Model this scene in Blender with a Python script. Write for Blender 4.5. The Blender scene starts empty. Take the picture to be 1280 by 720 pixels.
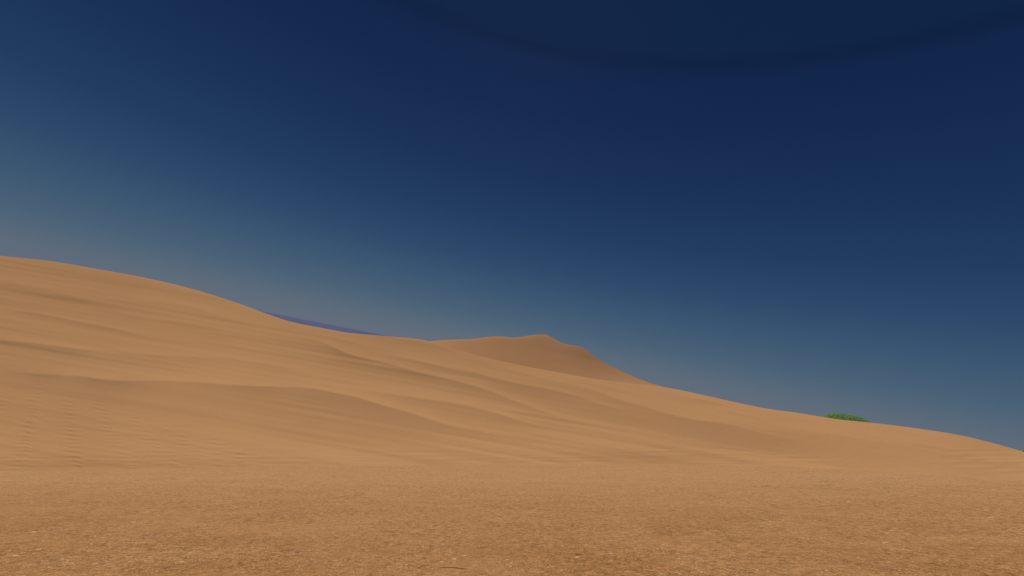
# Sand dunes under a deep blue sky, seen from a slope of gravelly sand with the camera rolled.
import bpy, math, random
import numpy as np

random.seed(7)
rng = np.random.default_rng(7)
scene = bpy.context.scene
col = scene.collection
R_ = math.radians

# ------------------------------------------------------------------ camera
FPX = 586.0                                    # focal length in pixels of a 1280 wide picture
ROLL, PITCH = R_(11.3), math.atan(84.0 / FPX)
F = np.array([0.0, math.cos(PITCH), math.sin(PITCH)])
R0 = np.array([1.0, 0.0, 0.0])
U0 = np.array([0.0, -math.sin(PITCH), math.cos(PITCH)])
RT = math.cos(ROLL) * R0 + math.sin(ROLL) * U0
UP = -math.sin(ROLL) * R0 + math.cos(ROLL) * U0
from mathutils import Matrix, Vector
cam_d = bpy.data.cameras.new("camera")
cam = bpy.data.objects.new("camera", cam_d)
col.objects.link(cam)
m = Matrix.Identity(4)
for i, v in enumerate((RT, UP, -F)):
    for j in range(3):
        m[j][i] = v[j]
cam.matrix_world = m
cam_d.sensor_width = 36.0
cam_d.lens = FPX / 1280.0 * 36.0
cam_d.clip_start, cam_d.clip_end = 0.05, 30000.0
scene.camera = cam


def ray(px, py):
    px, py = np.asarray(px, float), np.asarray(py, float)
    d = ((px - 640) / FPX)[..., None] * RT + ((360 - py) / FPX)[..., None] * UP + F
    return d / np.linalg.norm(d, axis=-1, keepdims=True)


def az_el(px, py):
    d = ray(px, py)
    return np.arctan2(d[..., 0], d[..., 1]), np.arcsin(d[..., 2])


def to_px(az, el):
    d = np.stack([np.sin(az) * np.cos(el), np.cos(az) * np.cos(el), np.sin(el)], -1)
    z = np.maximum(d @ F, 0.12)
    return 640 + FPX * (d @ RT) / z, 360 - FPX * (d @ UP) / z


def curve(pts, n=400):
    """A polyline drawn over the view, resampled smoothly: el as a function of azimuth."""
    p = np.array(pts, float)
    x = np.linspace(p[0, 0], p[-1, 0], n)
    y = pchip(p[:, 0], p[:, 1], x)
    return az_el(x, y)


def pchip(x, y, xi):
    h = np.diff(x); d = np.diff(y) / h
    s = np.zeros_like(y)
    for i in range(1, len(x) - 1):
        if d[i - 1] * d[i] > 0:
            w1, w2 = 2 * h[i] + h[i - 1], h[i] + 2 * h[i - 1]
            s[i] = (w1 + w2) / (w1 / d[i - 1] + w2 / d[i])
    s[0], s[-1] = d[0], d[-1]
    k = np.clip(np.searchsorted(x, xi) - 1, 0, len(x) - 2)
    t = (xi - x[k]) / h[k]
    return ((1 + 2 * t) * (1 - t) ** 2 * y[k] + t * (1 - t) ** 2 * h[k] * s[k]
            + t * t * (3 - 2 * t) * y[k + 1] + t * t * (t - 1) * h[k] * s[k + 1])


def noise1(x, seed, octaves=3):
    r = np.random.default_rng(seed)
    out = np.zeros_like(x)
    for o in range(octaves):
        for _ in range(5):
            out += 0.42 / 2 ** o * np.cos(x * 2 ** o * r.uniform(1.6, 4.2) + r.uniform(0, 6.28))
    return out


def waves(x, y, seed, n=22, spread=1.0):
    """smooth directionless-looking swell: a sum of plane waves"""
    r = np.random.default_rng(seed)
    out = np.zeros(np.broadcast(x, y).shape)
    for _ in range(n):
        out += np.cos(x * r.normal(0, 2.4 * spread) + y * r.uniform(1.2, 5.5) + r.uniform(0, 6.28))
    return out * (1.4 / n) ** 0.5 * 0.7


def noise2(x, y, seed, octaves=3):
    r = np.random.default_rng(seed)
    tab = r.uniform(-1, 1, (256, 256))
    out = np.zeros(np.broadcast(x, y).shape); a = 1.0
    for o in range(octaves):
        qx, qy = x * 2 ** o + 11.7 * o, y * 2 ** o + 5.1 * o
        i, j = np.floor(qx).astype(int), np.floor(qy).astype(int)
        t, u = qx - i, qy - j
        t, u = t * t * (3 - 2 * t), u * u * (3 - 2 * u)
        i0, i1, j0, j1 = i % 256, (i + 1) % 256, j % 256, (j + 1) % 256
        out += a * ((tab[i0, j0] * (1 - t) + tab[i1, j0] * t) * (1 - u)
                    + (tab[i0, j1] * (1 - t) + tab[i1, j1] * t) * u)
        a *= 0.5
    return out


def sstep(a, b, x):
    t = np.clip((x - a) / (b - a), 0, 1)
    return t * t * (3 - 2 * t)


# ------------------------------------------------------------------ helpers
def link_mesh(name, verts, faces, mat, parent=None, smooth=True):
    me = bpy.data.meshes.new(name)
    if isinstance(faces, np.ndarray):
        nf, k = faces.shape
        me.vertices.add(len(verts)); me.vertices.foreach_set("co", np.asarray(verts, np.float32).ravel())
        me.loops.add(nf * k); me.loops.foreach_set("vertex_index", faces.astype(np.int32).ravel())
        me.polygons.add(nf)
        me.polygons.foreach_set("loop_start", np.arange(0, nf * k, k, dtype=np.int32))
        me.update(calc_edges=True)
    else:
        me.from_pydata([tuple(v) for v in verts], [], faces)
    me.polygons.foreach_set("use_smooth", [smooth] * len(me.polygons))
    me.materials.append(mat)
    me.validate()
    o = bpy.data.objects.new(name, me)
    col.objects.link(o)
    if parent:
        o.parent = parent
    return o


def grid_mesh(name, P, mat):
    a, b, _ = P.shape
    idx = np.arange(a * b).reshape(a, b)
    f = np.stack([idx[:-1, :-1], idx[1:, :-1], idx[1:, 1:], idx[:-1, 1:]], -1).reshape(-1, 4)
    v = P.reshape(-1, 3)
    # face up
    t = f[len(f) // 2]
    n = np.cross(v[t[1]] - v[t[0]], v[t[2]] - v[t[0]])
    if n[2] < 0:
        f = f[:, ::-1].copy()
    return link_mesh(name, v, f, mat)


def tag(o, label=None, cat=None, group=None, kind=None):
    if label: o["label"] = label
    if cat: o["category"] = cat
    if group: o["group"] = group
    if kind: o["kind"] = kind
    return o


def srgb(r, g, b):
    f = lambda c: (c / 255 / 12.92) if c / 255 <= 0.04045 else ((c / 255 + 0.055) / 1.055) ** 2.4
    return (f(r), f(g), f(b), 1.0)


class NT:
    def __init__(self, name):
        self.mat = bpy.data.materials.new(name)
        self.mat.use_nodes = True
        self.t = self.mat.node_tree
        self.b = self.t.nodes["Principled BSDF"]
        self.b.inputs["Specular IOR Level"].default_value = 0.0

    def n(self, kind, **kw):
        nd = self.t.nodes.new(kind)
        for k, v in kw.items():
            if k in nd.inputs:
                nd.inputs[k].default_value = v
            else:
                setattr(nd, k, v)
        return nd

    def l(self, a, b):
        self.t.links.new(a, b)

    def mix(self, fac, a, b, mode="MIX"):
        nd = self.n("ShaderNodeMix", data_type="RGBA", blend_type=mode)
        for s, v in ((nd.inputs[0], fac), (nd.inputs[6], a), (nd.inputs[7], b)):
            if isinstance(v, (int, float, tuple)):
                s.default_value = v
            else:
                self.l(v, s)
        return nd.outputs[2]

    def ramp(self, src, stops):
        nd = self.n("ShaderNodeValToRGB")
        e = nd.color_ramp.elements
        while len(e) < len(stops):
            e.new(0.5)
        for el, (p, c) in zip(e, stops):
            el.position = p
            el.color = c if isinstance(c, tuple) else (c, c, c, 1)
        self.l(src, nd.inputs[0])
        return nd.outputs[0]

    def pos(self, scale=(1, 1, 1), rot=(0, 0, 0)):
        tc = self.n("ShaderNodeTexCoord")
        mp = self.n("ShaderNodeMapping")
        mp.inputs["Scale"].default_value = scale
        mp.inputs["Rotation"].default_value = rot
        self.l(tc.outputs["Object"], mp.inputs["Vector"])
        return mp.outputs[0]

    def noise(self, vec, scale, detail=4, rough=0.6, dist=0.0):
        nd = self.n("ShaderNodeTexNoise", Scale=scale, Detail=detail, Roughness=rough, Distortion=dist)
        self.l(vec, nd.inputs["Vector"])
        return nd.outputs["Fac"]


SAND = (0.555, 0.299, 0.136)
GRIT = (0.360, 0.173, 0.064)


def scaled(c, k, tint=(1, 1, 1)):
    return (c[0] * k * tint[0], c[1] * k * tint[1], c[2] * k * tint[2], 1.0)


# smooth wind-blown sand of the dunes
def sand_material(name, tint, grain=1.0):
    t = NT(name)
    p = t.pos()
    big = t.noise(p, 0.035, 3, 0.5)
    c = t.ramp(big, [(0.3, scaled(tint, 0.97, (1, 0.99, 0.96))), (0.7, scaled(tint, 1.03, (1, 1.01, 1.03)))])
    fine = t.noise(p, 2.2, 6, 0.7)
    c = t.mix(0.5, c, t.ramp(fine, [(0.25, scaled(tint, 0.93)), (0.75, scaled(tint, 1.07))]))
    t.l(c, t.b.inputs["Base Color"])
    t.b.inputs["Roughness"].default_value = 0.95
    bp = t.n("ShaderNodeBump", Strength=0.25 * grain, Distance=0.08)
    t.l(t.noise(t.pos((0.35, 1.0, 1.0), (0, 0, R_(12))), 1.4, 5, 0.6, 0.4), bp.inputs["Height"])
    t.l(bp.outputs[0], t.b.inputs["Normal"])
    return t.mat


# coarse sand with straw and grit on the near slope
def grit_material():
    t = NT("gravelly_sand")
    p = t.pos()
    patch = t.noise(p, 0.35, 4, 0.6, 0.6)
    c = t.ramp(patch, [(0.3, scaled(GRIT, 0.92, (1, 0.98, 0.95))), (0.52, scaled(GRIT, 1.0)), (0.75, scaled(GRIT, 1.12, (1, 1.03, 1.08)))])
    # clean blown sand gathers towards the brow
    tc = t.n("ShaderNodeTexCoord")
    dt = t.n("ShaderNodeVectorMath", operation="DOT_PRODUCT")
    dt.inputs[1].default_value = tuple(F)
    t.l(tc.outputs["Object"], dt.inputs[0])
    jit = t.n("ShaderNodeMath", operation="MULTIPLY_ADD")
    t.l(t.noise(p, 0.5, 3, 0.6), jit.inputs[0]); jit.inputs[1].default_value = 8.0
    t.l(dt.outputs["Value"], jit.inputs[2])
    mr = t.n("ShaderNodeMapRange")
    mr.inputs["From Min"].default_value = 8.0; mr.inputs["From Max"].default_value = 27.0
    t.l(jit.outputs[0], mr.inputs["Value"])
    blown = mr.outputs[0]
    c = t.mix(blown, c, scaled(SAND, 0.83))
    plain = c
    coarse = t.noise(p, 5.0, 9, 0.82)
    c = t.mix(0.55, c, t.ramp(coarse, [(0.28, 0.26), (0.5, 0.5), (0.72, 0.72)]), "OVERLAY")
    med = t.noise(p, 9.0, 5, 0.75)
    c = t.mix(0.8, c, t.ramp(med, [(0.34, 0.22), (0.5, 0.5), (0.65, 0.70)]), "OVERLAY")
    fine = t.noise(p, 42.0, 4, 0.8)
    c = t.mix(0.95, c, t.ramp(fine, [(0.34, 0.15), (0.5, 0.5), (0.65, 0.74)]), "OVERLAY")
    bare = t.ramp(t.noise(t.pos((1, 0.6, 1)), 0.9, 5, 0.65, 0.8), [(0.34, 0.4), (0.56, 1.0)])
    c = t.mix(bare, plain, c)
    # pale flecks, in drifts
    v = t.n("ShaderNodeTexVoronoi", Scale=22.0, Randomness=1.0)
    t.l(p, v.inputs["Vector"])
    fleck = t.ramp(v.outputs["Distance"], [(0.14, 1.0), (0.30, 0.0)])
    drift = t.ramp(t.noise(p, 1.1, 4, 0.7), [(0.42, 0.0), (0.62, 1.0)])
    sel = t.ramp(t.noise(p, 60.0, 2, 0.5), [(0.46, 0.0), (0.54, 1.0)])
    f1 = t.mix(1.0, fleck, drift, "MULTIPLY")
    f1 = t.mix(1.0, f1, sel, "MULTIPLY")
    c = t.mix(f1, c, (0.72, 0.47, 0.26, 1))
    bits = t.ramp(t.noise(t.pos((1, 1.0, 1), (0, 0, 0.4)), 40.0, 1.5, 0.5), [(0.60, 0.0), (0.64, 1.0)])
    where = t.ramp(t.noise(p, 0.8, 5, 0.75), [(0.40, 0.12), (0.62, 0.85)])
    c = t.mix(t.mix(1.0, bits, where, "MULTIPLY"), c, (0.66, 0.42, 0.22, 1))
    # dark grit
    v2 = t.n("ShaderNodeTexVoronoi", Scale=31.0, Randomness=1.0)
    t.l(p, v2.inputs["Vector"])
    dk = t.ramp(v2.outputs["Distance"], [(0.08, 0.75), (0.20, 0.0)])
    dm = t.ramp(t.noise(p, 2.3, 3, 0.6), [(0.48, 0.0), (0.62, 1.0)])
    c = t.mix(t.mix(1.0, dk, dm, "MULTIPLY"), c, scaled(GRIT, 0.5))
    t.l(c, t.b.inputs["Base Color"])
    t.b.inputs["Roughness"].default_value = 0.95
    bp = t.n("ShaderNodeBump", Strength=0.55, Distance=0.02)
    t.l(t.noise(p, 16.0, 6, 0.7), bp.inputs["Height"])
    t.l(bp.outputs[0], t.b.inputs["Normal"])
    return t.mat


M_SAND = sand_material("dune_sand", SAND)
M_FAR = sand_material("far_dune_sand", (0.575, 0.298, 0.142), 0.6)
M_GRIT = grit_material()

# ------------------------------------------------------------------ near slope
YV, H0 = 557.0, 1.7
SL = (YV - 360) / FPX                           # fall of the near slope along the view
EDGE = [(-900, 600), (-300, 593), (0, 588), (160, 586), (320, 583.5), (480, 582), (640, 580), (800, 580),
        (940, 582), (1060, 587), (1160, 594), (1280, 601), (1500, 606), (2200, 612)]


def slope_point(q, d):
    """q: lateral / depth, d: depth along the view"""
    lat = q * d
    und = 0.035 * noise2(lat * 0.55, d * 0.55, 3, 3) * sstep(0.5, 3, d)
    und = und + 0.012 * noise2(lat * 3.1, d * 3.1, 9, 3) * np.exp(-d / 14.0)
    xe = 640 + FPX * q
    ye = np.interp(xe, [p[0] for p in EDGE], [p[1] for p in EDGE])
    de = H0 / ((ye - 360) / FPX - SL)
    over = np.maximum(d - de, 0)
    drop = np.minimum(over ** 2 * 0.10, 0.35 * over)
    down = H0 + SL * d + drop - und
    P = lat[..., None] * RT - down[..., None] * UP + d[..., None] * F
    return P, de


qs = np.concatenate([np.linspace(-3.0, -1.2, 60)[:-1], np.linspace(-1.2, 1.2, 900), np.linspace(1.2, 3.0, 60)[1:]])
ds = np.concatenate([np.geomspace(0.6, 5.0, 60)[:-1], np.geomspace(5.0, 60.0, 520)])
Q, D = np.meshgrid(qs, ds)
_, DE = slope_point(qs, np.ones_like(qs))
keep = D
P, de = slope_point(Q, D)
# stop the sheet a little past its brow: squeeze the far rows together there
lim = de + 14.0
D2 = np.minimum(D, lim + 0.02 * (D - lim).clip(0))
P, _ = slope_point(Q, D2)
tag(grid_mesh("sand_ground", P, M_GRIT), "near slope of coarse brown sand flecked with straw and grit", "ground", kind="structure")

# brow of the near slope as seen from the eye: azimuth, elevation, distance
xe = np.linspace(-560, 1840, 900)
ye = np.interp(xe, [p[0] for p in EDGE], [p[1] for p in EDGE])
de = H0 / ((ye - 360) / FPX - SL)
Pe, _ = slope_point((xe - 640) / FPX, de - 1e-3)
edge_az = np.arctan2(Pe[:, 0], Pe[:, 1])
edge_r = np.hypot(Pe[:, 0], Pe[:, 1])
edge_el = np.arctan2(Pe[:, 2], edge_r)

# ------------------------------------------------------------------ dune slopes
# A dune face is laid out along each bearing from its foot to its crest by its steepness: gentle
# benches and steeper faces follow one another, as in wind-blown sand.
STROKES = [
    # points, amp, shelf above (px), face below (px), gain of the face
    ([(-200, 340), (0, 353), (78, 366), (125, 373), (187, 377), (234, 382), (281, 394), (330, 412), (380, 430), (430, 446)], 0.42, 6, 20, 0.9),
    ([(-150, 382), (20, 388), (94, 400), (140, 409), (194, 422), (240, 428), (290, 434)], 0.40, 5, 10, 0.9),
    ([(-200, 398), (0, 406), (44, 411), (87, 417), (130, 424)], 0.3, 4, 14, 0.9),
    ([(-200, 416), (0, 425), (78, 433), (140, 437), (175, 442), (219, 445), (272, 445), (312, 451), (400, 468), (470, 484)], 0.50, 5, 26, 1.0),
    ([(130, 388), (190, 398), (240, 402), (300, 410)], 0.35, 5, 9, 0.8),
    ([(225, 410), (290, 418), (355, 430)], 0.35, 4, 8, 0.8),
    ([(-60, 460), (0, 464), (94, 469), (156, 475), (250, 477), (312, 481), (400, 487), (435, 493), (487, 508), (522, 519), (563, 531),
      (598, 539), (642, 547), (683, 554), (717, 556)], 0.95, 9, 55, 0.85),
    ([(430, 480), (473, 489), (520, 496), (563, 502), (604, 512), (650, 525), (700, 538)], 0.85, 6, 22, 0.9),
    ([(330, 408), (400, 426), (438, 444), (487, 454), (531, 466), (575, 477), (604, 485), (655, 504), (678, 513), (705, 521), (755, 538)], 0.90, 6, 15, 0.95),
    ([(440, 432), (500, 444), (560, 460), (600, 468), (642, 477), (705, 490), (733, 499), (780, 515), (830, 535)], 0.85, 6, 13, 0.95),
    ([(380, 415), (430, 425), (480, 436), (520, 445)], 0.4, 4, 8, 0.9),
    ([(540, 432), (600, 452), (670, 470), (739, 485), (767, 496), (803, 507), (836, 517), (864, 523), (904, 530), (944, 539), (990, 548), (1040, 556)], 0.85, 8, 34, 0.85),
    ([(660, 462), (720, 474), (775, 487), (820, 498), (850, 503)], 0.6, 5, 9, 0.9),
    ([(840, 492), (887, 501), (927, 511), (960, 517)], 0.65, 3, 6, 1.2),
    ([(880, 508), (915, 515), (940, 520), (980, 528)], 0.65, 4, 6, 1.2),
    ([(1010, 526), (1040, 532), (1079, 541), (1120, 548), (1180, 561)], 0.65, 6, 10, 0.6),
    ([(1120, 548), (1147, 553), (1180, 560), (1215, 565)], 0.4, 3, 5, 1.5),
    ([(1215, 567), (1244, 574), (1280, 579), (1340, 590)], 0.6, 4, 6, 1.5),
]
TRACKS = [
    ([(2, 478), (-5, 510), (-20, 550), (-40, 585)], 8),
    ([(47, 477), (42, 515), (32, 552), (22, 586)], 9),
    ([(86, 490), (86, 522), (90, 552), (98, 586)], 8),
    ([(119, 495), (130, 527), (145, 555), (168, 586)], 7),
    ([(150, 508), (175, 537), (205, 565), (230, 586)], 7),
    ([(200, 525), (232, 555), (260, 575), (276, 586)], 8),
    ([(250, 540), (290, 565), (325, 586)], 8),
]


def tones(px, py):
    """steeper (-) and gentler (+) places of the dune side, as seen from the eye"""
    D = np.zeros_like(px)
    for pts, amp, up, dn, g in STROKES:
        p = np.array(pts, float)
        y = pchip(p[:, 0], p[:, 1], np.clip(px, p[0, 0], p[-1, 0]))
        L = 0.33 * (p[-1, 0] - p[0, 0])
        fade = sstep(p[0, 0], p[0, 0] + L, px) * (1 - sstep(p[-1, 0] - L, p[-1, 0], px))
        fade = fade * (1 + 0.15 * noise1(px / 60.0, int(abs(p[0, 1]) * 7) % 999, 2))
        dy = y - py + 0.7 * noise1(px / 90.0, int(p[0, 0] + 999) % 977, 2)
        sharp = sstep(-2.0, 1.0, dy)
        D += 1.25 * amp * fade * (0.95 * np.exp(-np.maximum(dy, 0) / (1.2 * up)) * sharp
                           - 0.8 * g * np.exp(-(np.maximum(-dy, 0) / dn) ** 1.4) * (1 - sharp))
    D -= 0.35 * np.exp(-((px - 30) / 130) ** 2 - ((py - 535) / 40) ** 2)
    D -= 0.35 * np.exp(-((px - 470) / 120) ** 2 - ((py - 532) / 20) ** 2)
    D -= 0.45 * np.exp(-((px - 780) / 130) ** 2 - ((py - 571) / 8) ** 2)
    D -= 1.1 * np.exp(-((px - 1010 - (py - 560) * 2.5) / 130) ** 2 - ((py - 559 - (px - 1030) * 0.13) / 15) ** 2)
    D -= 0.25 * sstep(555, 585, py)
    D -= 0.3 * sstep(566, 582, py) * (1 - sstep(350, 650, px))
    D -= 0.35 * sstep(960, 1100, px) * sstep(530, 550, py - 0.13 * (px - 1000))
    D += 0.08 * np.exp(-((px - 330) / 150) ** 2 - ((py - 566) / 18) ** 2)
    D += 0.15 * np.exp(-((px - 200) / 90) ** 2 - ((py - 495) / 16) ** 2)
    ya = np.interp(px, [780, 820, 880, 904, 975, 1020, 1055, 1100, 1160], [553, 554, 559, 561, 570, 579, 586, 590, 596])
    fa = sstep(840, 940, px) * (1 - sstep(1060, 1180, px))
    D += 0.9 * fa * sstep(-1.2, 1.2, py - ya) * np.exp(-np.maximum(py - ya, 0) / 12.0)
    sk = np.array(SKYLINE, float)
    ds_ = py - pchip(sk[:, 0], sk[:, 1], np.clip(px, sk[0, 0], sk[-1, 0]))
    D += 0.7 * np.exp(-np.abs(ds_) / 2.0)
    slant = py - 0.17 * px
    calm = 1 - 0.65 * sstep(430, 500, py + 0.1 * (300 - px)) * (1 - sstep(250, 450, px))
    D += calm * (0.20 * waves(px / 300.0, slant / 10.0, 21, 30, 0.7) + 0.22 * waves(px / 170.0, slant / 5.0, 22, 30, 0.7))
    for k, (pts, w) in enumerate(TRACKS):
        p = np.array(pts, float)
        x = np.interp(py, p[:, 1], p[:, 0])
        ww = w * (0.55 + 0.55 * sstep(480, 580, py))
        band = np.exp(-((px - x + 2 * noise1(py / 14.0, 50 + k, 2)) / ww) ** 2) * sstep(p[0, 1] - 4, p[0, 1] + 18, py)
        ph = py / 5.4 * 2 * math.pi + 0.7 * noise1(px / 14.0, 70 + k, 2) + 1.4 * noise1(py / 21.0, 90 + k, 2)
        D += (0.48 + 0.04 * k) * band * np.sin(ph)
    D += 0.28 * sstep(548, 575, py) * waves(px / 60.0, py / 3.0, 34, 24)
    # where the slope lies almost along the line of sight, a face must turn further to be as steep
    w = np.interp(px, [0, 500, 800, 950, 1280], [0.36, 0.22, 0.15, 0.13, 0.12])
    D = np.where(D < 0, D * np.clip(0.36 / (w + 0.10), 1, 1.5), D)
    return np.clip(-0.8 * np.tanh(-np.minimum(D, 0) / 0.8) + np.maximum(D, 0), -1.0, 1.6)


class Relief:
    """turns steepness tones into one continuous relief, without streaks running up the slope"""
    X0, X1, Y0, Y1 = -700.0, 2000.0, 120.0, 760.0

    def __init__(self, tone, sx=2.0, sy=0.7, lam=2.5, mu=1 / 150.0):
        x = np.arange(self.X0, self.X1, sx); y = np.arange(self.Y0, self.Y1, sy)
        PX, PY = np.meshgrid(x, y)
        D = tone(PX, PY)
        D = D * sstep(self.Y0, self.Y0 + 60, PY) * (1 - sstep(self.Y1 - 60, self.Y1, PY)) * sstep(self.X0, self.X0 + 150, PX) * (1 - sstep(self.X1 - 150, self.X1, PX))
        kx = 2 * math.pi * np.fft.fftfreq(len(x), sx)[None, :]; ky = 2 * math.pi * np.fft.fftfreq(len(y), sy)[:, None]
        # up the picture is -y
        Fh = np.fft.fft2(-D)
        G = -1j * ky * Fh / (ky ** 2 + lam * kx ** 2 + mu ** 2)
        self.h = np.real(np.fft.ifft2(G)); self.sx, self.sy = sx, sy

    def __call__(self, px, py):
        fx = np.clip((px - self.X0) / self.sx, 0, self.h.shape[1] - 1.001); fy = np.clip((py - self.Y0) / self.sy, 0, self.h.shape[0] - 1.001)
        i, j = fx.astype(int), fy.astype(int); a, b = fx - i, fy - j
        h = self.h
        return (h[j, i] * (1 - a) + h[j, i + 1] * a) * (1 - b) + (h[j + 1, i] * (1 - a) + h[j + 1, i + 1] * a) * b


def smooth(v, n):
    k = np.hanning(2 * n + 1); k /= k.sum()
    return np.convolve(np.pad(v, n, mode="reflect", reflect_type="odd"), k, "valid")


def dune_face(az, el_lo, el_hi, r_lo, r_hi, relief, rows, back_len=80.0, back_slope=-0.30, pre=4.0, gain=0.32):
    """rows x bearings of points: toe -> foot -> crest -> lee side"""
    u = np.linspace(0, 1, rows)
    el = el_lo + (el_hi - el_lo) * u[:, None]
    px, py = to_px(np.broadcast_to(az, el.shape), el)
    w = smooth(smooth((el_hi - el_lo) / np.log(r_hi / r_lo), 120), 120)       # steepness against the line of sight
    lr = (el - el_lo) / w
    K = gain / (w + gain)
    H = relief(px, py) * sstep(0.0, 1.0, (el - el_lo) / R_(0.5))
    lr = lr + H * K / (w * FPX)
    r = r_lo * np.exp(lr)
    z = r * np.tan(el)
    toe_r = np.stack([r[0] - pre, r[0] - pre * 0.5]); toe_z = np.stack([z[0] - pre * 0.5, z[0] - pre * 0.25])
    s0 = np.tan(el_hi)
    steps = np.concatenate([np.geomspace(0.15, 12, 26), np.linspace(14, back_len, 30)])
    rb, zb = [], []
    zc, rc, prev = z[-1].copy(), r[-1].copy(), 0.0
    for s in steps:
        ds_ = s - prev; prev = s
        sl = s0 - 0.004 + (back_slope - s0) * (1 - math.exp(-s / 22.0)) * (1 - sstep(back_len * 0.6, back_len, s) * 0.8)
        rc = rc + ds_; zc = zc + sl * ds_
        rb.append(rc.copy()); zb.append(zc.copy())
    r = np.concatenate([toe_r, r, np.stack(rb)]); z = np.concatenate([toe_z, z, np.stack(zb)])
    return np.stack([r * np.sin(az), r * np.cos(az), z], -1)


SKYLINE = [(-520, 226), (-300, 256), (-150, 292), (-60, 311), (0, 319.5), (60, 326), (120, 336), (190, 349), (250, 364), (300, 380), (330, 391), (365, 402.5),
           (400, 409.5), (440, 416.5), (480, 420), (520, 423.5), (580, 440), (620, 450), (660, 458.5), (700, 466), (760, 476), (800, 480.5), (830, 484),
           (880, 494), (920, 503), (960, 511), (1000, 516.5), (1030, 521.5), (1055, 525), (1090, 528.5), (1150, 536), (1200, 544), (1240, 553.5), (1280, 565),
           (1330, 582), (1420, 604), (1600, 640), (1840, 690)]
a_s, e_s = curve(SKYLINE, 1600)
az = np.linspace(max(a_s[0], edge_az[0]) + 0.002, min(a_s[-1], edge_az[-1]) - 0.002, 1900)
el_hi = np.interp(az, a_s, e_s)
el_lo = smooth(np.interp(az, edge_az, edge_el), 60) - R_(1.1)
r_lo = smooth(smooth(np.interp(az, edge_az, edge_r), 200), 200) + 5.0
el_hi = np.maximum(el_hi, el_lo + R_(2.0))
xs_mid, _ = to_px(az, el_hi)
r_hi = np.interp(xs_mid, [-500, 0, 330, 460, 540, 640, 760, 820, 960, 1100, 1280, 1800],
                 [175, 190, 225, 235, 220, 190, 135, 108, 74, 55, 45, 40])
r_hi = np.maximum(r_hi, r_lo * 1.3)
r_hi = smooth(smooth(r_hi, 220), 220)
P = dune_face(az, el_lo, el_hi, r_lo, r_hi, Relief(tones), 440)
tag(grid_mesh("sand_dune", P, M_SAND), "long smooth sand dune with wind-blown streaks and rippled hollow", "dune", kind="structure")

# ------------------------------------------------------------------ far dune with the pointed top
PEAK = [(300, 424), (420, 431), (480, 430), (530, 427), (556, 425), (592, 423.5), (612, 421), (625, 420.5), (640, 421.8), (655, 420.5), (667, 418.6), (681, 418), (690, 422),
        (700, 427.5), (712, 431.3), (724, 433), (733, 437.5), (745, 447), (772, 461.5), (800, 474), (820, 481), (850, 489), (900, 503), (980, 526)]
a_p, e_p = curve(PEAK, 1200)
az = np.linspace(a_p[0] + 1e-4, a_p[-1] - 1e-4, 800)
el_hi = np.interp(az, a_p, e_p)
base = np.interp(az, a_s, e_s) - R_(1.6)
el_lo = np.minimum(base, el_hi - R_(0.9))
xs_mid, _ = to_px(az, el_hi)
r_lo = np.interp(xs_mid, [300, 530, 600, 680, 725, 760, 800, 850, 980], [400, 375, 372, 368, 364, 370, 378, 388, 400])
r_lo = np.convolve(np.pad(r_lo, 30, mode="edge"), np.hanning(61) / np.hanning(61).sum(), "valid")
r_hi = r_lo * np.interp(xs_mid, [300, 530, 600, 680, 760, 850, 980], [1.2, 1.25, 1.32, 1.38, 1.36, 1.28, 1.2])


def far_tones(px, py):
    pk = np.array(PEAK, float)
    d = py - pchip(pk[:, 0], pk[:, 1], np.clip(px, 300, 980))
    D = 0.9 * np.exp(-np.abs(d) / 2.0) * (1 - 0.5 * sstep(690, 735, px)) - 0.06 * sstep(1, 9, d) * (1 - sstep(40, 70, d)) * sstep(530, 580, px)
    D += 0.9 * sstep(0, 3, d) * (1 - sstep(40, 70, d)) * sstep(705, 800, px + (py - 450) * 0.5)
    D += 0.05 * waves(px / 160.0, (py - 0.2 * px) / 9.0, 41, 22, 0.6)
    return np.clip(D, -0.9, 1.6)


P = dune_face(az, el_lo, el_hi, r_lo, r_hi, Relief(far_tones), 160, back_len=150.0, back_slope=-0.25, pre=20.0)
tag(grid_mesh("far_dune", P, M_FAR), "distant brown dune with pointed top behind the long dune", "dune", kind="structure")

# ------------------------------------------------------------------ plain under the dunes and the blue band on the horizon
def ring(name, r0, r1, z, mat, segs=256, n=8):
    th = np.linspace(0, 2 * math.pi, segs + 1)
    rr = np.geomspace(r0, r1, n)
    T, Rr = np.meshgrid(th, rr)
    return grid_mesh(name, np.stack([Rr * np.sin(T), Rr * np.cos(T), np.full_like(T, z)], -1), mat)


tag(ring("desert_ground", 120, 700, -38.0, M_FAR, n=24), "flat sand far below the dunes", "ground", kind="structure")
t = NT("far_haze")  # far flat sheet; violet of the horizon haze is put into its base colour
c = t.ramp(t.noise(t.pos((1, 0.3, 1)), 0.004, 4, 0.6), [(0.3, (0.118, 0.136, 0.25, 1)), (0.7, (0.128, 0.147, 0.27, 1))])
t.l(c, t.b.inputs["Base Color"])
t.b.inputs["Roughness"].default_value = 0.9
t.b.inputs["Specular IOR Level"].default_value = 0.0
tag(ring("haze_band", 450, 1600, -14.0, t.mat, n=40), "violet blue band of painted haze on the horizon", "haze_band", kind="structure")

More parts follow.
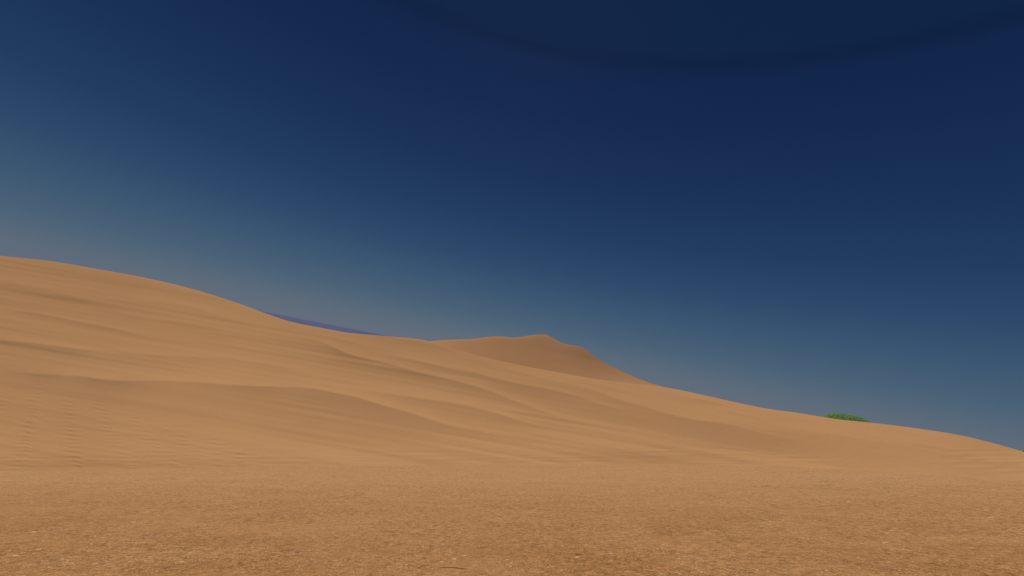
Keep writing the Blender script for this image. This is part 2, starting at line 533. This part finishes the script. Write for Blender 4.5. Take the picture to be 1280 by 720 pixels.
# ------------------------------------------------------------------ trees beyond the crest
def leaf_material(name, c0, c1):
    t = NT(name)
    c = t.ramp(t.noise(t.pos(), 0.7, 4, 0.6), [(0.3, c0), (0.7, c1)])
    t.l(c, t.b.inputs["Base Color"])
    t.b.inputs["Roughness"].default_value = 0.8
    tr = t.n("ShaderNodeBsdfTranslucent")
    t.l(c, tr.inputs["Color"])
    ms = t.n("ShaderNodeMixShader", Fac=0.45)
    t.l(t.b.outputs[0], ms.inputs[1]); t.l(tr.outputs[0], ms.inputs[2])
    t.l(ms.outputs[0], t.t.nodes["Material Output"].inputs["Surface"])
    return t.mat


M_LEAF = leaf_material("foliage", (0.24, 0.43, 0.13, 1), (0.27, 0.47, 0.15, 1))
t = NT("bark")
t.l(t.ramp(t.noise(t.pos((1, 1, 0.2)), 6, 4), [(0.3, (0.10, 0.07, 0.045, 1)), (0.7, (0.2, 0.15, 0.1, 1))]), t.b.inputs["Base Color"])
M_BARK = t.mat


def tube(path, radii, sides=8):
    vs, fs = [], []
    for i, (p, r) in enumerate(zip(path, radii)):
        p = Vector(p)
        dirv = (Vector(path[min(i + 1, len(path) - 1)]) - Vector(path[max(i - 1, 0)])).normalized()
        a = dirv.orthogonal().normalized(); b = dirv.cross(a)
        for k in range(sides):
            an = 2 * math.pi * k / sides
            vs.append(p + r * (math.cos(an) * a + math.sin(an) * b))
    for i in range(len(path) - 1):
        for k in range(sides):
            k2 = (k + 1) % sides
            fs.append((i * sides + k, i * sides + k2, (i + 1) * sides + k2, (i + 1) * sides + k))
    fs.append(tuple(range(sides - 1, -1, -1))); fs.append(tuple((len(path) - 1) * sides + k for k in range(sides)))
    return vs, fs


def tree(center_top, width, crown_h, height, seed, label):
    rs = np.random.default_rng(seed)
    x, y, zt = center_top
    root = bpy.data.objects.new("tree", None)
    root.location = (x, y, zt - height)
    col.objects.link(root)
    tag(root, label, "tree")
    zc = height - crown_h
    # trunk and limbs
    vs, fs = tube([(0, 0, -0.5), (0.1, 0, zc * 0.5), (-0.1, 0.1, zc), (0, 0, zc + crown_h * 0.6)], [0.5, 0.38, 0.3, 0.08])
    for k in range(7):
        an = k * 2.4
        e = (math.cos(an) * width * 0.33, math.sin(an) * width * 0.33, zc + crown_h * (0.25 + 0.1 * (k % 3)))
        v2, f2 = tube([(0, 0, zc * 0.75 + 0.1 * k), (e[0] * 0.5, e[1] * 0.5, zc * 0.95), e], [0.2, 0.13, 0.05], 6)
        o = len(vs); vs += v2; fs += [tuple(i + o for i in f) for f in f2]
    link_mesh("trunk", vs, fs, M_BARK, root)
    # crown: leaf clumps through a low dome
    n = 22000
    g = rs.normal(size=(n, 3)); g /= np.linalg.norm(g, axis=1, keepdims=True)
    g[:, 2] = np.abs(g[:, 2]) * np.where(rs.random(n) < 0.85, 1, -0.35)
    rad = rs.random(n) ** 0.16
    lump = 1 + 0.02 * noise2(g[:, 0] * 3 + 9, g[:, 1] * 3 + 9, seed, 3)
    P = g * (rad * lump)[:, None] * np.array([width / 2, width / 2, crown_h]) + np.array([0, 0, zc])
    nrm = rs.normal(size=(n, 3)) * 0.6 + g * 0.9; nrm /= np.linalg.norm(nrm, axis=1, keepdims=True)
    a = np.cross(nrm, rs.normal(size=(n, 3))); a /= np.linalg.norm(a, axis=1, keepdims=True)
    b = np.cross(nrm, a)
    s = rs.uniform(0.10, 0.20, (n, 1))
    V = np.stack([P - a * s, P - b * s * 0.5, P + a * s, P + b * s * 0.5], 1).reshape(-1, 3)
    link_mesh("crown", V, np.arange(n * 4).reshape(n, 4), M_LEAF, root, smooth=False)
    return root


def at(px, py, r):
    d = ray(px, py)
    return d * r / math.hypot(d[0], d[1])


tree(at(1062, 517.6, 190), 17.5, 5.2, 13.0, 5, "broad green domed treetop showing above the dune crest")
tree(at(1341, 566, 175), 20.0, 4.0, 12.0, 6, "sliver of green treetop at the far right end of the dune crest")

# ------------------------------------------------------------------ grit, chips and straw on the near slope
def ground_at(px, py):
    q = (px - 640) / FPX
    d = H0 / ((py - 360) / FPX - SL)
    P, _ = slope_point(np.array([q]), np.array([d]))
    return P[0], d


NRM = np.cross(RT, F - SL * UP); NRM /= np.linalg.norm(NRM)
TAN = (F - SL * UP) / np.linalg.norm(F - SL * UP)


def chip_shape(rs, n=7):
    an = np.sort(rs.uniform(0, 2 * math.pi, n)); an = np.linspace(0, 2 * math.pi, n, endpoint=False) + rs.uniform(-0.25, 0.25, n)
    rad = rs.uniform(0.7, 1.1, n)
    lo = np.stack([np.cos(an) * rad, np.sin(an) * rad, np.full(n, -0.5)], 1)
    hi = np.stack([np.cos(an) * rad * 0.72, np.sin(an) * rad * 0.72, 0.5 + rs.uniform(-0.2, 0.2, n)], 1)
    vs = np.concatenate([lo, hi])
    fs = [tuple(range(n, 2 * n)), tuple(range(n - 1, -1, -1))] + [(k, (k + 1) % n, n + (k + 1) % n, n + k) for k in range(n)]
    return vs, fs


def stone_material(name, c, var=0.12):
    t = NT(name)
    t.l(t.ramp(t.noise(t.pos(), 60, 4, 0.6), [(0.3, (c[0] * (1 - var), c[1] * (1 - var), c[2] * (1 - var), 1)),
                                             (0.7, (c[0] * (1 + var), c[1] * (1 + var), c[2] * (1 + var), 1))]), t.b.inputs["Base Color"])
    t.b.inputs["Roughness"].default_value = 0.85
    return t.mat


M_PALE = stone_material("pale_stone", (0.64, 0.42, 0.23))
M_RED = stone_material("red_stone", (0.42, 0.10, 0.05))
M_WHITE = stone_material("whitish_stone", (0.66, 0.45, 0.27))
M_TWIG = stone_material("dry_twig", (0.20, 0.105, 0.045))


def pebble(name, px, py, wpx, hpx, mat, label, cat, group=None, seed=0, turn=0.0):
    rs = np.random.default_rng(seed)
    P, d = ground_at(px, py)
    hw = wpx / 2 / FPX * d
    vs, fs = chip_shape(rs)
    graze = (d * SL + H0) / d - SL
    hd = min(hpx / 2 / FPX * d / max(graze, 0.12) * 0.8, hw * 1.3)
    th = hpx / FPX * d * 0.22
    c, s = math.cos(turn), math.sin(turn)
    X = RT * c + TAN * s; Y = -RT * s + TAN * c
    W = vs[:, :1] * hw * X + vs[:, 1:2] * hd * Y + vs[:, 2:] * th * NRM + NRM * th * 0.25
    o = link_mesh(name, W, fs, mat, smooth=False)
    o.location = Vector(P)
    return tag(o, label, cat, group)


pebble("stone_chip", 723, 694.5, 9, 4.0, M_RED, "small red stone chip on the coarse sand", "stone", seed=1)
pebble("stone_chip", 721, 698.0, 7.5, 2.6, M_WHITE, "whitish flat chip touching the red stone chip", "stone", seed=2, turn=-0.3)
CHIPS = [(567, 696, 11, 2.4), (551, 699.5, 9, 2.0), (580, 691.5, 10, 1.6), (634, 698, 6, 2.2), (639, 702, 5, 2.0), (638, 706.5, 5, 2.0), (609, 712.5, 4, 2.2),
         (795, 690, 4, 2), (784, 716.5, 8, 2), (763, 694, 9, 1.8), (40, 666, 8, 2.4), (48, 688, 9, 2.0), (18, 695, 10, 2.4), (9, 704, 4, 2), (118, 703.5, 9, 2.2),
         (1107, 679, 9, 2.6), (1215, 686, 6, 2.2), (1175, 701.5, 6, 2), (1077, 680.5, 5, 2), (1115, 662, 6, 2), (1240, 647, 8, 3), (1062, 628, 8, 2.4),
         (702, 713, 5, 2.2), (733, 684, 4, 2), (181, 700, 5, 2.2), (226, 702, 9, 2.4), (166, 654, 6, 2), (303, 714, 8, 2.2), (184, 640, 5, 2), (420, 712, 7, 2)]
for i, (x, y, w, h) in enumerate(CHIPS):
    pebble("stone_chip", x, y, w, h, M_PALE, "pale flat chip lying alone on the coarse brown sand", "stone", "pale chips on the coarse sand", 20 + i, rng.uniform(-0.4, 0.4))

# dark twig
pts = []
for x, y in [(547, 709.5), (556, 708.8), (565, 709.2), (573, 710.8), (580, 711.6), (585, 712.6)]:
    p, d = ground_at(x, y)
    pts.append(p + NRM * 0.012)
o0 = pts[0].copy()
vs, fs = tube([tuple(p - o0) for p in pts], [0.002, 0.004, 0.004, 0.0045, 0.004, 0.002], 6)
tw = link_mesh("twig", vs, fs, M_TWIG); tw.location = Vector(o0)
tag(tw, "thin dark dry twig lying on the sand near the pale chips", "twig")


def scatter(name, n, smin, smax, mat, seed, label, cat, long=1.0, drift=0.0):
    rs = np.random.default_rng(seed)
    dd = np.exp(rs.uniform(math.log(4.5), math.log(26), n)); qq = rs.uniform(-1.35, 1.35, n)
    lat = qq * dd
    k = noise2(lat * 0.8, dd * 0.8, seed + 1, 3) > drift + rs.uniform(-0.3, 0.3, n)
    dd, qq = dd[k], qq[k]; n = len(dd)
    P, _ = slope_point(qq, dd)
    V, Fc, base = [], [], 0
    size = smin + (smax - smin) * rs.random(n) ** 2.4
    an = rs.uniform(0, 2 * math.pi, n)
    X = np.cos(an)[:, None] * RT + np.sin(an)[:, None] * TAN
    Y = -np.sin(an)[:, None] * RT + np.cos(an)[:, None] * TAN
    hw, hd, ht = size * long, size * rs.uniform(0.5, 0.9, n) / long, size * rs.uniform(0.12, 0.35, n) / long
    corners = np.array([(-1, -0.6, 0), (0.2, -1, 0), (1, -0.1, 0), (0.5, 0.9, 0), (-0.7, 0.8, 0), (0.05, 0.0, 1)])
    jit = corners[None] + rs.uniform(-0.25, 0.25, (n, 6, 3)) * np.array([1, 1, 0.2])
    W = P[:, None] + jit[..., :1] * (hw[:, None, None] * X[:, None]) + jit[..., 1:2] * (hd[:, None, None] * Y[:, None]) + \
        (jit[..., 2:] * ht[:, None, None] - 0.002) * NRM
    fan = np.array([(0, 1, 5), (1, 2, 5), (2, 3, 5), (3, 4, 5), (4, 0, 5)])
    faces = (np.arange(n)[:, None, None] * 6 + fan[None]).reshape(-1, 3)
    o = link_mesh(name, W.reshape(-1, 3), faces, mat, smooth=False)
    return tag(o, label, cat, kind="stuff")


scatter("gravel", 26000, 0.004, 0.022, stone_material("sandy_gravel", (0.40, 0.215, 0.095), 0.3), 100, "fine sandy gravel strewn over the near slope", "gravel")
scatter("pale_gravel", 30000, 0.009, 0.036, M_PALE, 200, "pale grit strewn in drifts over the near slope", "gravel", 1.3, 0.25)
scatter("straw", 9000, 0.014, 0.040, stone_material("straw", (0.55, 0.36, 0.19), 0.2), 300, "short bits of pale straw strewn over the near slope", "straw", 2.0, 0.3)

# ------------------------------------------------------------------ light and sky
SUN_EL, SUN_AZ = R_(38), R_(-4)                 # azimuth from straight ahead
sd = Vector((math.sin(SUN_AZ) * math.cos(SUN_EL), math.cos(SUN_AZ) * math.cos(SUN_EL), math.sin(SUN_EL)))
ld = bpy.data.lights.new("sun", "SUN")
ld.energy = 4.0
ld.angle = R_(0.5)
ld.color = (1.0, 0.96, 0.90)
lo = bpy.data.objects.new("sun", ld)
lo.rotation_euler = sd.to_track_quat("Z", "Y").to_euler()
lo.location = (0, 0, 60)
col.objects.link(lo)

w = bpy.data.worlds.new("World")
scene.world = w
w.use_nodes = True
nt = w.node_tree
bg = nt.nodes["Background"]
bg.inputs["Strength"].default_value = 0.1
sky = nt.nodes.new("ShaderNodeTexSky")
sky.sky_type = "NISHITA"
sky.sun_disc = False
sky.sun_elevation = SUN_EL
sky.sun_rotation = SUN_AZ
sky.altitude = 2000
sky.air_density = 1.0
sky.dust_density = 0.6
sky.ozone_density = 2.0
# deep blue of a clear desert sky by height above the horizon, over the physical sky
tc = nt.nodes.new("ShaderNodeTexCoord")
sep = nt.nodes.new("ShaderNodeSeparateXYZ")
nt.links.new(tc.outputs["Generated"], sep.inputs[0])
asn = nt.nodes.new("ShaderNodeMath"); asn.operation = "ARCSINE"
nt.links.new(sep.outputs[2], asn.inputs[0])
mr = nt.nodes.new("ShaderNodeMapRange")
mr.inputs["From Min"].default_value = R_(-5); mr.inputs["From Max"].default_value = R_(90)
nt.links.new(asn.outputs[0], mr.inputs["Value"])
cr = nt.nodes.new("ShaderNodeValToRGB")
SKY = [(-5, (98, 104, 124)), (0, (95, 106, 122)), (1.5, (89, 104, 120)), (4, (72, 96, 118)), (7, (59, 86, 113)), (11, (44, 71, 105)),
       (16, (32, 58, 96)), (22, (24, 48, 87)), (29, (18, 40, 79)), (34.2, (16, 36, 73)), (35.4, (13, 32, 65)), (36.6, (14, 35, 69)), (60, (13, 33, 64)), (90, (11, 28, 56))]
els = cr.color_ramp.elements
while len(els) < len(SKY):
    els.new(0.5)
for e_, (d_, c_) in zip(els, SKY):
    e_.position = (d_ + 5) / 95.0
    c = srgb(*c_)
    e_.color = (c[0] * 10, c[1] * 10, c[2] * 10, 1)
nt.links.new(mr.outputs[0], cr.inputs[0])
mx = nt.nodes.new("ShaderNodeMix"); mx.data_type = "RGBA"
mx.inputs[0].default_value = 0.99
nt.links.new(sky.outputs[0], mx.inputs[6]); nt.links.new(cr.outputs[0], mx.inputs[7])
nt.links.new(mx.outputs[2], bg.inputs["Color"])

vs_ = scene.view_settings
scene.display_settings.display_device = "sRGB"
vs_.view_transform = "Standard"
vs_.look = "None"
vs_.gamma = 1.0
vs_.exposure = 0.0
vs_.use_curve_mapping = False
scene.cycles.max_bounces = 4
